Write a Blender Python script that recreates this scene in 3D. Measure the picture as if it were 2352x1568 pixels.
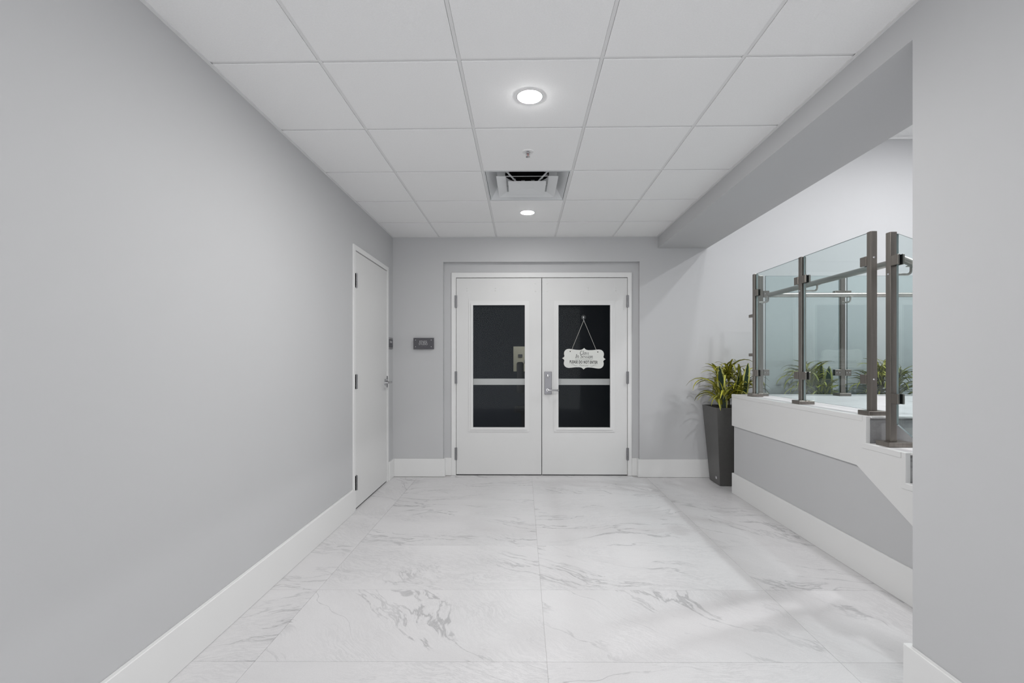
import bpy, bmesh, math, random
from mathutils import Vector, Matrix
R = random.Random(11)
PI = math.pi
scene = bpy.context.scene
for o in list(bpy.data.objects):
    bpy.data.objects.remove(o)
COL = scene.collection

# ------------------------------------------------------------------ camera
FPX, EYE = 1092.0, 1.24
cam_data = bpy.data.cameras.new('camera')
cam = bpy.data.objects.new('camera', cam_data)
COL.objects.link(cam)
cam_data.sensor_fit = 'HORIZONTAL'
cam_data.sensor_width = 36.0
cam_data.lens = 36.0 * FPX / 2352.0
cam_data.shift_x = -12.0 / 2352.0
cam_data.shift_y = 41.0 / 2352.0
cam_data.clip_start = 0.05
cam.location = (0, 0, EYE)
cam.rotation_euler = (PI / 2, 0, math.atan(12.0 / FPX))
scene.camera = cam

# ------------------------------------------------------------------ light and exposure
world = bpy.data.worlds.new('ambient_fill')  # even ambient fill, added to flood the corridor through its open end
scene.world = world
world.use_nodes = True
world.node_tree.nodes['Background'].inputs[0].default_value = (0.97, 0.98, 1.0, 1)
world.node_tree.nodes['Background'].inputs[1].default_value = 2.2
LAMP_HALL_A = 860.0     # radiance of the corridor downlight lenses: first in view,
LAMP_HALL_B = 200.0     # by the double doors,
LAMP_HALL_C = 30.0     # overhead and behind the camera
LAMP_STAIR_A = 600.0    # radiance of the stairwell downlight lenses: over the landing,
LAMP_STAIR_B = 1250.0    # at the far side,
LAMP_STAIR_C = 850.0    # and over the lower steps
vs = scene.view_settings
vs.view_transform = 'Standard'
vs.look = 'None'
vs.exposure = 0.0
vs.gamma = 1.0
vs.use_curve_mapping = False

# ------------------------------------------------------------------ materials
def new_mat(name):
    m = bpy.data.materials.new(name)
    m.use_nodes = True
    return m, m.node_tree.nodes, m.node_tree.links, m.node_tree.nodes['Principled BSDF']

def paint(name, col, rough=0.5, metal=0.0, spec=0.5, bump=0.0, bscale=200.0, var=0.0, vscale=3.0, stretch=(1, 1, 1)):
    m, n, l, b = new_mat(name)
    b.inputs['Roughness'].default_value = rough
    b.inputs['Metallic'].default_value = metal
    b.inputs['Specular IOR Level'].default_value = spec
    tc = n.new('ShaderNodeTexCoord')
    mp = n.new('ShaderNodeMapping')
    mp.inputs['Scale'].default_value = stretch
    l.new(tc.outputs['Object'], mp.inputs['Vector'])
    nz = n.new('ShaderNodeTexNoise')
    nz.inputs['Scale'].default_value = vscale
    nz.inputs['Detail'].default_value = 4
    l.new(mp.outputs['Vector'], nz.inputs['Vector'])
    rp = n.new('ShaderNodeValToRGB')
    rp.color_ramp.elements[0].position = 0.3
    rp.color_ramp.elements[1].position = 0.7
    rp.color_ramp.elements[0].color = tuple(c * (1 - var) for c in col) + (1,)
    rp.color_ramp.elements[1].color = tuple(min(1, c * (1 + var)) for c in col) + (1,)
    l.new(nz.outputs['Fac'], rp.inputs['Fac'])
    l.new(rp.outputs['Color'], b.inputs['Base Color'])
    if bump > 0:
        n2 = n.new('ShaderNodeTexNoise')
        n2.inputs['Scale'].default_value = bscale
        n2.inputs['Detail'].default_value = 3
        l.new(mp.outputs['Vector'], n2.inputs['Vector'])
        bp = n.new('ShaderNodeBump')
        bp.inputs['Strength'].default_value = bump
        bp.inputs['Distance'].default_value = 0.002
        l.new(n2.outputs['Fac'], bp.inputs['Height'])
        l.new(bp.outputs['Normal'], b.inputs['Normal'])
    return m

def emitter(name, col, strength):
    m, n, l, b = new_mat(name)
    b.inputs['Base Color'].default_value = (0.9, 0.9, 0.9, 1)
    b.inputs['Emission Color'].default_value = col + (1,)
    b.inputs['Emission Strength'].default_value = strength
    return m

def pane_mat(name, tint, f0=0.04, rough=0.0):
    """clear architectural glass: tinted straight transmission plus an angle-dependent mirror coat"""
    m = bpy.data.materials.new(name)
    m.use_nodes = True
    n, l = m.node_tree.nodes, m.node_tree.links
    n.remove(n['Principled BSDF'])
    out = n['Material Output']
    tr = n.new('ShaderNodeBsdfTransparent')
    tr.inputs[0].default_value = tint + (1,)
    gl = n.new('ShaderNodeBsdfGlossy')
    gl.inputs['Roughness'].default_value = rough
    gl.inputs['Color'].default_value = (0.95, 1, 0.99, 1)
    lw = n.new('ShaderNodeLayerWeight')
    lw.inputs['Blend'].default_value = 0.5
    p = n.new('ShaderNodeMath'); p.operation = 'POWER'; p.inputs[1].default_value = 5
    l.new(lw.outputs['Facing'], p.inputs[0])
    ma = n.new('ShaderNodeMath'); ma.operation = 'MULTIPLY_ADD'
    ma.inputs[1].default_value = 1 - f0; ma.inputs[2].default_value = f0
    l.new(p.outputs[0], ma.inputs[0])
    mx = n.new('ShaderNodeMixShader')
    l.new(ma.outputs[0], mx.inputs[0]); l.new(tr.outputs[0], mx.inputs[1]); l.new(gl.outputs[0], mx.inputs[2])
    l.new(mx.outputs[0], out.inputs['Surface'])
    return m

def stone(name, light, dark, vein, rand=True, rough=0.42, vein_amt=1.0):
    m, n, l, b = new_mat(name)
    b.inputs['Roughness'].default_value = rough
    b.inputs['Specular IOR Level'].default_value = 0.35
    tc = n.new('ShaderNodeTexCoord')
    oi = n.new('ShaderNodeObjectInfo')
    vm = n.new('ShaderNodeVectorMath'); vm.operation = 'MULTIPLY_ADD'
    cx = n.new('ShaderNodeCombineXYZ')
    l.new(oi.outputs['Random'], cx.inputs[0]); l.new(oi.outputs['Random'], cx.inputs[1]); l.new(oi.outputs['Random'], cx.inputs[2])
    vm.inputs[1].default_value = (61.0, 37.0, 23.0)
    l.new(cx.outputs[0], vm.inputs[0]); l.new(tc.outputs['Object'], vm.inputs[2])
    P = vm.outputs[0]
    # turn the vein direction a little from tile to tile
    rot = n.new('ShaderNodeVectorRotate'); rot.rotation_type = 'Z_AXIS'
    ra = n.new('ShaderNodeMath'); ra.operation = 'MULTIPLY_ADD'; ra.inputs[1].default_value = 1.5; ra.inputs[2].default_value = -0.35
    l.new(oi.outputs['Random'], ra.inputs[0]); l.new(ra.outputs[0], rot.inputs['Angle']); l.new(P, rot.inputs['Vector'])
    P = rot.outputs[0]
    # large swirl used to bend everything
    w = n.new('ShaderNodeTexNoise'); w.inputs['Scale'].default_value = 1.3; w.inputs['Detail'].default_value = 3
    l.new(P, w.inputs['Vector'])
    ws = n.new('ShaderNodeVectorMath'); ws.operation = 'MULTIPLY_ADD'
    ws.inputs[1].default_value = (0.55, 0.55, 0.0)
    l.new(w.outputs['Color'], ws.inputs[0]); l.new(P, ws.inputs[2])
    Q = ws.outputs[0]
    def noise(vec, scale, stretch, detail=4, rough_=0.55):
        mp = n.new('ShaderNodeMapping'); mp.inputs['Scale'].default_value = stretch
        l.new(vec, mp.inputs['Vector'])
        t = n.new('ShaderNodeTexNoise'); t.inputs['Scale'].default_value = scale
        t.inputs['Detail'].default_value = detail; t.inputs['Roughness'].default_value = rough_
        l.new(mp.outputs[0], t.inputs['Vector'])
        return t.outputs['Fac']
    def ramp(fac, stops):
        r = n.new('ShaderNodeValToRGB')
        while len(r.color_ramp.elements) < len(stops):
            r.color_ramp.elements.new(0.5)
        for e, (p, v) in zip(r.color_ramp.elements, stops):
            e.position = p; e.color = (v, v, v, 1)
        l.new(fac, r.inputs['Fac'])
        return r.outputs['Color']
    def mul(a, b_):
        t = n.new('ShaderNodeMath'); t.operation = 'MULTIPLY'
        l.new(a, t.inputs[0])
        if isinstance(b_, float): t.inputs[1].default_value = b_
        else: l.new(b_, t.inputs[1])
        return t.outputs[0]
    def mix(fac, a, b_):
        t = n.new('ShaderNodeMix'); t.data_type = 'RGBA'
        l.new(fac, t.inputs['Factor'])
        for s, v in ((6, a), (7, b_)):
            if isinstance(v, tuple): t.inputs[s].default_value = v + (1,)
            else: l.new(v, t.inputs[s])
        return t.outputs[2]
    cloud = ramp(noise(Q, 2.2, (0.6, 1.6, 1)), [(0.32, 0), (0.68, 1)])
    c = mix(cloud, dark, light)
    # fine rippled hatching
    rip = ramp(noise(Q, 34, (0.30, 1.7, 1), 6, 0.68), [(0.43, 0), (0.482, 1), (0.498, 1), (0.55, 0)])
    ripm = ramp(noise(P, 2.0, (1, 1, 1), 2), [(0.40, 0.10), (0.66, 1.0)])
    c = mix(mul(mul(rip, ripm), 0.26 * vein_amt), c, vein)
    # long thin veins
    v1 = ramp(noise(Q, 1.7, (0.45, 2.2, 1), 7, 0.6), [(0.487, 0), (0.4985, 1), (0.5015, 1), (0.513, 0)])
    v1m = ramp(noise(P, 1.6, (1, 1, 1), 2), [(0.42, 0), (0.62, 1)])
    c = mix(mul(mul(v1, v1m), 0.75 * vein_amt), c, vein)
    v2 = ramp(noise(Q, 3.6, (0.5, 1.5, 1), 8, 0.66), [(0.575, 0), (0.590, 1), (0.594, 1), (0.615, 0)])
    v2m = ramp(noise(P, 2.7, (1, 1, 1), 2), [(0.5, 0), (0.68, 1)])
    c = mix(mul(mul(v2, v2m), 0.28 * vein_amt), c, vein)
    grain = ramp(noise(P, 240, (1, 1, 1), 2), [(0.3, 0), (0.7, 1)])
    c = mix(mul(grain, 0.10), c, vein)
    l.new(c, b.inputs['Base Color'])
    bp = n.new('ShaderNodeBump'); bp.inputs['Strength'].default_value = 0.15; bp.inputs['Distance'].default_value = 0.001
    l.new(rip, bp.inputs['Height']); bp.invert = True; l.new(bp.outputs[0], b.inputs['Normal'])
    return m

def leaf_mat(name, mid, edge, lo, hi):
    m, n, l, b = new_mat(name)
    b.inputs['Roughness'].default_value = 0.42
    b.inputs['Specular IOR Level'].default_value = 0.4
    tc = n.new('ShaderNodeTexCoord'); sp = n.new('ShaderNodeSeparateXYZ')
    l.new(tc.outputs['UV'], sp.inputs[0])
    s = n.new('ShaderNodeMath'); s.operation = 'SUBTRACT'; s.inputs[1].default_value = 0.5
    l.new(sp.outputs[0], s.inputs[0])
    a = n.new('ShaderNodeMath'); a.operation = 'ABSOLUTE'; l.new(s.outputs[0], a.inputs[0])
    nz = n.new('ShaderNodeTexNoise'); nz.inputs['Scale'].default_value = 22
    l.new(tc.outputs['Object'], nz.inputs['Vector'])
    ad = n.new('ShaderNodeMath'); ad.operation = 'MULTIPLY_ADD'; ad.inputs[1].default_value = 0.16
    l.new(nz.outputs['Fac'], ad.inputs[0]); l.new(a.outputs[0], ad.inputs[2])
    r = n.new('ShaderNodeValToRGB')
    r.color_ramp.elements[0].position = lo; r.color_ramp.elements[0].color = mid + (1,)
    r.color_ramp.elements[1].position = hi; r.color_ramp.elements[1].color = edge + (1,)
    l.new(ad.outputs[0], r.inputs['Fac'])
    oi = n.new('ShaderNodeObjectInfo')
    hv = n.new('ShaderNodeHueSaturation')
    mr = n.new('ShaderNodeMapRange'); mr.inputs['To Min'].default_value = 0.6; mr.inputs['To Max'].default_value = 1.25
    l.new(oi.outputs['Random'], mr.inputs['Value']); l.new(mr.outputs[0], hv.inputs['Value'])
    l.new(r.outputs[0], hv.inputs['Color']); l.new(hv.outputs[0], b.inputs['Base Color'])
    return m

M = {}
M['wall'] = paint('wall_paint_grey', (0.532, 0.535, 0.543), 0.62, spec=0.25, bump=0.05, bscale=260, var=0.012, vscale=1.2)
M['white'] = paint('white_semigloss', (0.74, 0.74, 0.735), 0.38, spec=0.4, var=0.008, vscale=2)
M['door'] = paint('door_white_paint', (0.70, 0.70, 0.695), 0.42, spec=0.4, bump=0.03, bscale=140, var=0.01, vscale=2)
M['trimwhite'] = paint('trim_white', (0.76, 0.76, 0.755), 0.45, spec=0.35, var=0.006)
M['ctile'] = paint('ceiling_tile_white', (0.89, 0.89, 0.89), 0.9, spec=0.1, bump=0.35, bscale=420, var=0.02, vscale=160)
M['tee'] = paint('tee_white', (0.78, 0.78, 0.78), 0.5, spec=0.3, var=0.01)
M['plenum'] = paint('plenum_grey', (0.25, 0.25, 0.25), 0.9, spec=0.1)
M['grout'] = paint('grout', (0.56, 0.55, 0.55), 0.9, spec=0.1, var=0.04, vscale=60)
M['floor'] = stone('floor_stone', (0.705, 0.696, 0.702), (0.655, 0.646, 0.652), (0.27, 0.27, 0.28), vein_amt=0.8)
M['riser'] = stone('riser_stone', (0.40, 0.40, 0.40), (0.33, 0.33, 0.335), (0.2, 0.2, 0.2))
M['steel'] = paint('brushed_steel', (0.275, 0.252, 0.228), 0.34, metal=1.0, bump=0.12, bscale=60, var=0.10, vscale=18, stretch=(6, 6, 0.3))
M['railsteel'] = paint('polished_rail_steel', (0.42, 0.405, 0.38), 0.36, metal=1.0, var=0.05, vscale=8)
M['chrome'] = paint('satin_chrome', (0.55, 0.55, 0.56), 0.25, metal=1.0, var=0.03)
M['hinge'] = paint('hinge_steel', (0.30, 0.30, 0.31), 0.38, metal=1.0, var=0.05)
M['lockplate'] = paint('lock_plate_steel', (0.27, 0.27, 0.285), 0.42, metal=0.9, var=0.04)
M['black'] = paint('black_rubber', (0.012, 0.012, 0.013), 0.6, spec=0.3)
M['gap'] = paint('gap_shade_dark', (0.03, 0.03, 0.03), 0.8, spec=0.2)  # strips closing door gaps, with the gap's shade put into their colour
M['glass'] = pane_mat('railing_glass', (0.905, 0.946, 0.946), 0.035)
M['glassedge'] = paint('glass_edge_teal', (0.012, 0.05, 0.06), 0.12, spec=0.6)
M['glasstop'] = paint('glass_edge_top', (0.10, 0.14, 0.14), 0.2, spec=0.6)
M['glasslight'] = paint('glass_edge_lit', (0.27, 0.33, 0.33), 0.2, spec=0.6)  # same glass edge, coloured paler at the far ends as if catching light
M['doorglass'] = pane_mat('door_glass', (0.86, 0.87, 0.885), 0.006)
M['bar'] = paint('panic_bar_cream', (0.88, 0.86, 0.80), 0.4, spec=0.3, var=0.02)
M['signdark'] = paint('sign_charcoal', (0.082, 0.08, 0.09), 0.45, spec=0.4, var=0.04)
M['signtext'] = paint('sign_letter_silver', (0.50, 0.50, 0.51), 0.4, spec=0.4)
M['signfaint'] = paint('sign_braille_grey', (0.16, 0.16, 0.17), 0.4, spec=0.4)
M['plaque'] = paint('plaque_cream', (0.70, 0.71, 0.68), 0.55, spec=0.3, var=0.01)
M['ink'] = paint('black_ink', (0.02, 0.022, 0.022), 0.6, spec=0.2)
M['cord'] = paint('white_cord', (0.62, 0.62, 0.60), 0.6, spec=0.3)
M['cup'] = pane_mat('clear_cup', (0.80, 0.82, 0.84), 0.10, 0.1)
M['pot'] = paint('planter_grey', (0.085, 0.083, 0.080), 0.38, spec=0.55, bump=0.12, bscale=300, var=0.05, vscale=40)
M['soil'] = paint('soil_dark', (0.02, 0.016, 0.012), 0.95, spec=0.1, bump=0.8, bscale=90)
M['stem'] = paint('stem_brown', (0.10, 0.085, 0.03), 0.7, spec=0.2, var=0.2, vscale=40)
M['leaf'] = leaf_mat('leaf_yellow_green', (0.46, 0.44, 0.055), (0.065, 0.085, 0.014), 0.30, 0.52)
M['snake'] = leaf_mat('leaf_snake_plant', (0.012, 0.035, 0.014), (0.56, 0.54, 0.16), 0.34, 0.39)
for k_, v_ in (('a', LAMP_HALL_A), ('b', LAMP_HALL_B), ('c', LAMP_HALL_C)):
    M['lens_hall_' + k_] = emitter('lens_hall_' + k_, (1.0, 0.99, 0.975), v_)
for k_, v_ in (('a', LAMP_STAIR_A), ('b', LAMP_STAIR_B), ('c', LAMP_STAIR_C)):
    M['lens_stair_' + k_] = emitter('lens_stair_' + k_, (0.985, 0.985, 1.0), v_)
M['lens_reflection'] = emitter('lens_reflection_room', (1.0, 0.97, 0.9), 110.0)  # added lamp for the made-up room that imitates a reflection
M['diff'] = paint('diffuser_white', (0.74, 0.755, 0.765), 0.4, spec=0.4)
M['duct'] = paint('duct_black', (0.012, 0.012, 0.013), 0.7, spec=0.2)
M['bulb'] = paint('bulb_red', (0.25, 0.03, 0.02), 0.2, spec=0.6)
M['gym'] = paint('studio_unlit_dark', (0.035, 0.042, 0.055), 0.7, spec=0.2, var=0.03)  # gloom of the unlit room put into the wall colour
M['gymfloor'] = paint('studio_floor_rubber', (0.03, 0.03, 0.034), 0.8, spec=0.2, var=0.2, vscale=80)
M['cream'] = paint('reflection_room_cream', (0.72, 0.70, 0.58), 0.7, spec=0.2, var=0.02)  # for the made-up room standing in for a glass reflection
M['pad'] = paint('pad_black_vinyl', (0.02, 0.02, 0.022), 0.5, spec=0.4)

# ------------------------------------------------------------------ mesh helpers
ORG = {}          # world origin of every object

class MB:
    def __init__(self):
        self.bm = bmesh.new()
    def box(self, x0, x1, y0, y1, z0, z1, bev=0.0, mi=0, seg=1):
        tmp = bmesh.new()
        v = [tmp.verts.new(p) for p in ((x0, y0, z0), (x1, y0, z0), (x1, y1, z0), (x0, y1, z0), (x0, y0, z1), (x1, y0, z1), (x1, y1, z1), (x0, y1, z1))]
        for f in ((0, 3, 2, 1), (4, 5, 6, 7), (0, 1, 5, 4), (1, 2, 6, 5), (2, 3, 7, 6), (3, 0, 4, 7)):
            tmp.faces.new([v[i] for i in f])
        if bev > 0:
            bmesh.ops.bevel(tmp, geom=list(tmp.edges), offset=bev, segments=seg, profile=0.5, affect='EDGES')
        return self._merge(tmp, mi)
    def _merge(self, tmp, mi=0, mtx=None):
        if mtx is not None:
            tmp.transform(mtx)
        for f in tmp.faces:
            f.material_index = mi
        me = bpy.data.meshes.new('tmp'); tmp.to_mesh(me); tmp.free()
        k = len(self.bm.faces)
        self.bm.from_mesh(me); bpy.data.meshes.remove(me)
        self.bm.faces.ensure_lookup_table()
        return self
    def prism(self, poly, axis, a, b, bev=0.0, mi=0):
        """extrude a 2-D polygon along an axis from a to b; polygon coordinates are the two other axes in xyz order"""
        tmp = bmesh.new()
        def P(p, d):
            return {'x': (d, p[0], p[1]), 'y': (p[0], d, p[1]), 'z': (p[0], p[1], d)}[axis]
        va = [tmp.verts.new(P(p, a)) for p in poly]
        vb = [tmp.verts.new(P(p, b)) for p in poly]
        tmp.faces.new(va); tmp.faces.new(vb[::-1])
        k = len(poly)
        for i in range(k):
            j = (i + 1) % k
            tmp.faces.new((va[i], vb[i], vb[j], va[j]))
        bmesh.ops.recalc_face_normals(tmp, faces=list(tmp.faces))
        if bev > 0:
            bmesh.ops.bevel(tmp, geom=list(tmp.edges), offset=bev, segments=1, profile=0.5, affect='EDGES')
        return self._merge(tmp, mi)
    def tube(self, pts, r, n=12, mi=0, caps=True):
        tmp = bmesh.new()
        pts = [Vector(p) for p in pts]
        rings = []
        up = None
        for i, p in enumerate(pts):
            if i == 0: t = pts[1] - p
            elif i == len(pts) - 1: t = p - pts[i - 1]
            else: t = (pts[i + 1] - p).normalized() + (p - pts[i - 1]).normalized()
            t.normalize()
            if up is None:
                up = Vector((0, 0, 1)) if abs(t.z) < 0.9 else Vector((1, 0, 0))
            s = t.cross(up).normalized(); up2 = s.cross(t).normalized(); up = up2
            sc = 1.0
            if 0 < i < len(pts) - 1:
                c = (p - pts[i - 1]).normalized().dot(t)
                sc = 1.0 / max(c, 0.5)
            rr = r[i] if isinstance(r, (list, tuple)) else r
            rings.append([tmp.verts.new(p + (s * math.cos(2 * PI * k / n) + up2 * math.sin(2 * PI * k / n)) * rr * (sc if sc < 1.2 else 1.0)) for k in range(n)])
        for a, b in zip(rings, rings[1:]):
            for k in range(n):
                tmp.faces.new((a[k], a[(k + 1) % n], b[(k + 1) % n], b[k]))
        if caps:
            tmp.faces.new(rings[0]); tmp.faces.new(rings[-1])
        bmesh.ops.recalc_face_normals(tmp, faces=list(tmp.faces))
        return self._merge(tmp, mi)
    def lathe(self, prof, center, axis='z', n=28, mi=0):
        """prof: list of (radius, height) along +axis from center"""
        tmp = bmesh.new()
        rings = []
        for (r, h) in prof:
            if r < 1e-6:
                rings.append([tmp.verts.new((0, 0, h))])
            else:
                rings.append([tmp.verts.new((r * math.cos(2 * PI * k / n), r * math.sin(2 * PI * k / n), h)) for k in range(n)])
        for a, b in zip(rings, rings[1:]):
            for k in range(n):
                j = (k + 1) % n
                if len(a) == 1 and len(b) == 1: continue
                if len(a) == 1: tmp.faces.new((a[0], b[j], b[k]))
                elif len(b) == 1: tmp.faces.new((a[k], a[j], b[0]))
                else: tmp.faces.new((a[k], a[j], b[j], b[k]))
        bmesh.ops.recalc_face_normals(tmp, faces=list(tmp.faces))
        rot = {'z': Matrix(), '-z': Matrix.Rotation(PI, 4, 'X'), 'x': Matrix.Rotation(PI / 2, 4, 'Y'), '-y': Matrix.Rotation(PI / 2, 4, 'X'),
               '-x': Matrix.Rotation(-PI / 2, 4, 'Y'), 'y': Matrix.Rotation(-PI / 2, 4, 'X')}[axis]
        return self._merge(tmp, mi, Matrix.Translation(center) @ rot)
    def frustum(self, cx, cy, s0, z0, s1, z1, t=0.0, mi=0):
        """open square tube from half-size s0 at z0 to half-size s1 at z1"""
        tmp = bmesh.new()
        def ring(s, z):
            return [tmp.verts.new((cx + a * s, cy + b * s, z)) for a, b in ((-1, -1), (1, -1), (1, 1), (-1, 1))]
        rs = [ring(s0, z0), ring(s1, z1)]
        if t:
            rs += [ring(s1 - t, z1), ring(s0 - t, z0)]
        m = len(rs)
        for i in range(m if t else m - 1):
            a, b = rs[i], rs[(i + 1) % m]
            for k in range(4):
                tmp.faces.new((a[k], a[(k + 1) % 4], b[(k + 1) % 4], b[k]))
        bmesh.ops.recalc_face_normals(tmp, faces=list(tmp.faces))
        return self._merge(tmp, mi)
    def build(self, name, mat, parent=None, smooth=False):
        me = bpy.data.meshes.new(name)
        self.bm.verts.ensure_lookup_table()
        cs = [v.co for v in self.bm.verts]
        lo = Vector((min(c.x for c in cs), min(c.y for c in cs), min(c.z for c in cs)))
        hi = Vector((max(c.x for c in cs), max(c.y for c in cs), max(c.z for c in cs)))
        o = (lo + hi) / 2
        if parent is None: o.z = lo.z
        self.bm.transform(Matrix.Translation(-o))
        self.bm.to_mesh(me); self.bm.free()
        mats = mat if isinstance(mat, (list, tuple)) else [mat]
        for k in mats: me.materials.append(k)
        if smooth:
            for p in me.polygons: p.use_smooth = True
            me.set_sharp_from_angle(angle=0.6)
        ob = bpy.data.objects.new(name, me)
        COL.objects.link(ob)
        place(ob, o, parent)
        return ob

def place(ob, o, parent=None):
    o = Vector(o)
    if parent is not None:
        ob.parent = parent
        ob.location = o - ORG[parent]
    else:
        ob.location = o
    ORG[ob] = o

def tag(o, label, cat, group=None, kind=None):
    o['label'] = label; o['category'] = cat
    if group: o['group'] = group
    if kind: o['kind'] = kind
    return o

def struct(o, label, cat):
    return tag(o, label, cat, kind='structure')

def empty(name, loc, label, cat, group=None, kind=None):
    o = bpy.data.objects.new(name, None)
    o.empty_display_size = 0.1
    COL.objects.link(o); place(o, loc)
    return tag(o, label, cat, group, kind)

def B(*a, **k):
    return MB().box(*a, **k)

def text_part(name, body, size, center, mat, parent, facing='-y', shear=0.0, extrude=0.0008, offset=0.0, squeeze=1.0, space=1.0):
    cu = bpy.data.curves.new(name, 'FONT')
    cu.body = body; cu.size = size; cu.align_x = 'CENTER'; cu.align_y = 'CENTER'
    cu.extrude = extrude; cu.shear = shear; cu.offset = offset; cu.space_character = space
    cu.resolution_u = 4
    ob = bpy.data.objects.new('tmp_text', cu)
    COL.objects.link(ob)
    dg = bpy.context.evaluated_depsgraph_get()
    me = bpy.data.meshes.new_from_object(ob.evaluated_get(dg))
    bpy.data.objects.remove(ob)
    me.transform(Matrix.Diagonal((squeeze, 1, 1, 1)))
    if facing == '-y': me.transform(Matrix.Rotation(PI / 2, 4, 'X'))
    elif facing == 'x': me.transform(Matrix.Rotation(PI / 2, 4, 'Z') @ Matrix.Rotation(PI / 2, 4, 'X'))
    me.materials.clear(); me.materials.append(mat)
    o = bpy.data.objects.new(name, me)
    COL.objects.link(o); place(o, center, parent)
    return o

# ------------------------------------------------------------------ dimensions
XL, XR, XS = -1.377, 1.428, 1.945      # left wall, right wall / bulkhead face, stair side of the bulkhead
YB, YN = 5.03, -1.6                    # back wall, hall end left open to the added ambient fill
CZ, SZ, CZ2 = 2.535, 2.410, 3.57       # corridor ceiling, bulkhead underside, stairwell ceiling
XW = 4.70                              # far side of stairwell
SKF, SKC = 0.0075, -0.0094             # floor and ceiling grids lie slightly out of square

# ------------------------------------------------------------------ floor
m = MB(); m.box(XL - 0.12, XW, YN, 5.2, -0.12, -0.0025)
floor = m.build('floor', M['grout'])
struct(floor, 'pale grey veined stone tile floor of the corridor', 'floor')
fx = [-1.48, -1.10, 0.10, 1.30, 2.50]
fy = [1.95 + 0.609 * k for k in range(-6, 6)]
cache = {}
for i in range(len(fx) - 1):
    for j in range(len(fy) - 1):
        x0, x1, y0, y1 = fx[i], fx[i + 1], fy[j], min(fy[j + 1], 5.19)
        x0 = max(x0, XL - 0.1)
        w, d = x1 - x0, y1 - y0
        key = (round(w, 3), round(d, 3))
        if key not in cache:
            mb = MB(); g = 0.0006
            tmp = bmesh.new()
            q = [(-w / 2 + g, -d / 2 + g), (w / 2 - g, -d / 2 + g), (w / 2 - g, d / 2 - g), (-w / 2 + g, d / 2 - g)]
            q = [(a, b + SKF * a) for a, b in q]
            mb.prism(q, 'z', -0.010, 0.0, bev=0.0005)
            me = bpy.data.meshes.new('floor_tile'); mb.bm.to_mesh(me); mb.bm.free(); me.materials.append(M['floor'])
            cache[key] = me
        o = bpy.data.objects.new('floor_tile', cache[key]); COL.objects.link(o)
        cxm = (x0 + x1) / 2
        place(o, (cxm, (y0 + y1) / 2 + SKF * (cxm - 0.1), 0.0), floor)
# strip that closes the row under the doors
m = MB(); m.box(-0.76, 1.166, 5.0, 5.2, -0.02, -0.001)
m.build('threshold_strip', M['floor'], floor)

# ------------------------------------------------------------------ walls
m = MB()
y0, y1, zt = 3.838, 4.842, 2.178
m.box(XL - 0.16, XL, YN, y0 + 0.02, 0, CZ + 0.3)
m.box(XL - 0.16, XL, y1 - 0.02, 5.2, 0, CZ + 0.3)
m.box(XL - 0.16, XL, y0 + 0.02, y1 - 0.02, zt - 0.02, CZ + 0.3)
m.box(XL - 0.16, XL - 0.10, y0 + 0.02, y1 - 0.02, 0, zt - 0.02)
struct(m.build('wall_left', M['wall']), 'long plain grey wall on the left side of the corridor', 'wall')

RX0, RX1, RZ = -0.840, 1.236, 2.272     # shallow recess round the double doors
FX0, FX1, FZ = -0.760, 1.166, 2.167     # outer edges of the double door frame
m = MB()
m.box(XL, RX0, YB, 5.09, 0, CZ2 + 0.1)
m.box(RX1, XW, YB, 5.09, 0, CZ2 + 0.1)
m.box(RX0, RX1, YB, 5.09, RZ, CZ2 + 0.1)
m.box(XL, FX0 + 0.02, 5.09, 5.20, 0, CZ2 + 0.1)
m.box(FX1 - 0.02, XW, 5.09, 5.20, 0, CZ2 + 0.1)
m.box(FX0 + 0.02, FX1 - 0.02, 5.09, 5.20, FZ - 0.02, CZ2 + 0.1)
struct(m.build('wall_back', M['wall']), 'grey end wall with a shallow recess around the double doors', 'wall')

JY = 1.756
m = MB()
m.prism([(YN, 0), (JY, 0), (JY, SZ), (YB, SZ), (YB, CZ2 + 0.1), (YN, CZ2 + 0.1)], 'x', XR, XS)
struct(m.build('wall_right', M['wall']), 'grey right wall with bulkhead running above the stair opening', 'wall')

m = MB(); m.box(XW, XW + 0.12, YN, 5.2, 0, CZ2 + 0.1)
struct(m.build('wall_stairwell_side', M['wall']), 'grey side wall of the stairwell behind the near wall', 'wall')
m = MB(); m.box(XS, XW, 0.0, 0.12, 0, CZ2 + 0.1)
struct(m.build('wall_stairwell_front', M['wall']), 'grey front wall of the stairwell hidden by near wall', 'wall')
m = MB(); m.box(XS - 0.2, XW, 0.0, 5.2, CZ2, CZ2 + 0.1)
sc = m.build('ceiling_stairwell', M['ctile'])
struct(sc, 'bright white high ceiling above the stair landing', 'ceiling')
m = MB(); m.box(XS, XW, YB - 0.022, YB, CZ2 - 0.028, CZ2, bev=0.002)
struct(m.build('trim_3', M['tee']), 'thin pale trim where high stairwell ceiling meets end wall', 'trim')

# low wall below the stair landing
m = MB()
m.prism([(4.42, 0), (4.42, 0.625), (2.79, 0.625), (1.647, 0.0)], 'x', 1.958, 1.9695)
struct(m.build('wall_stair', M['wall']), 'low grey wall under the white stair stringer', 'wall')

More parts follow.
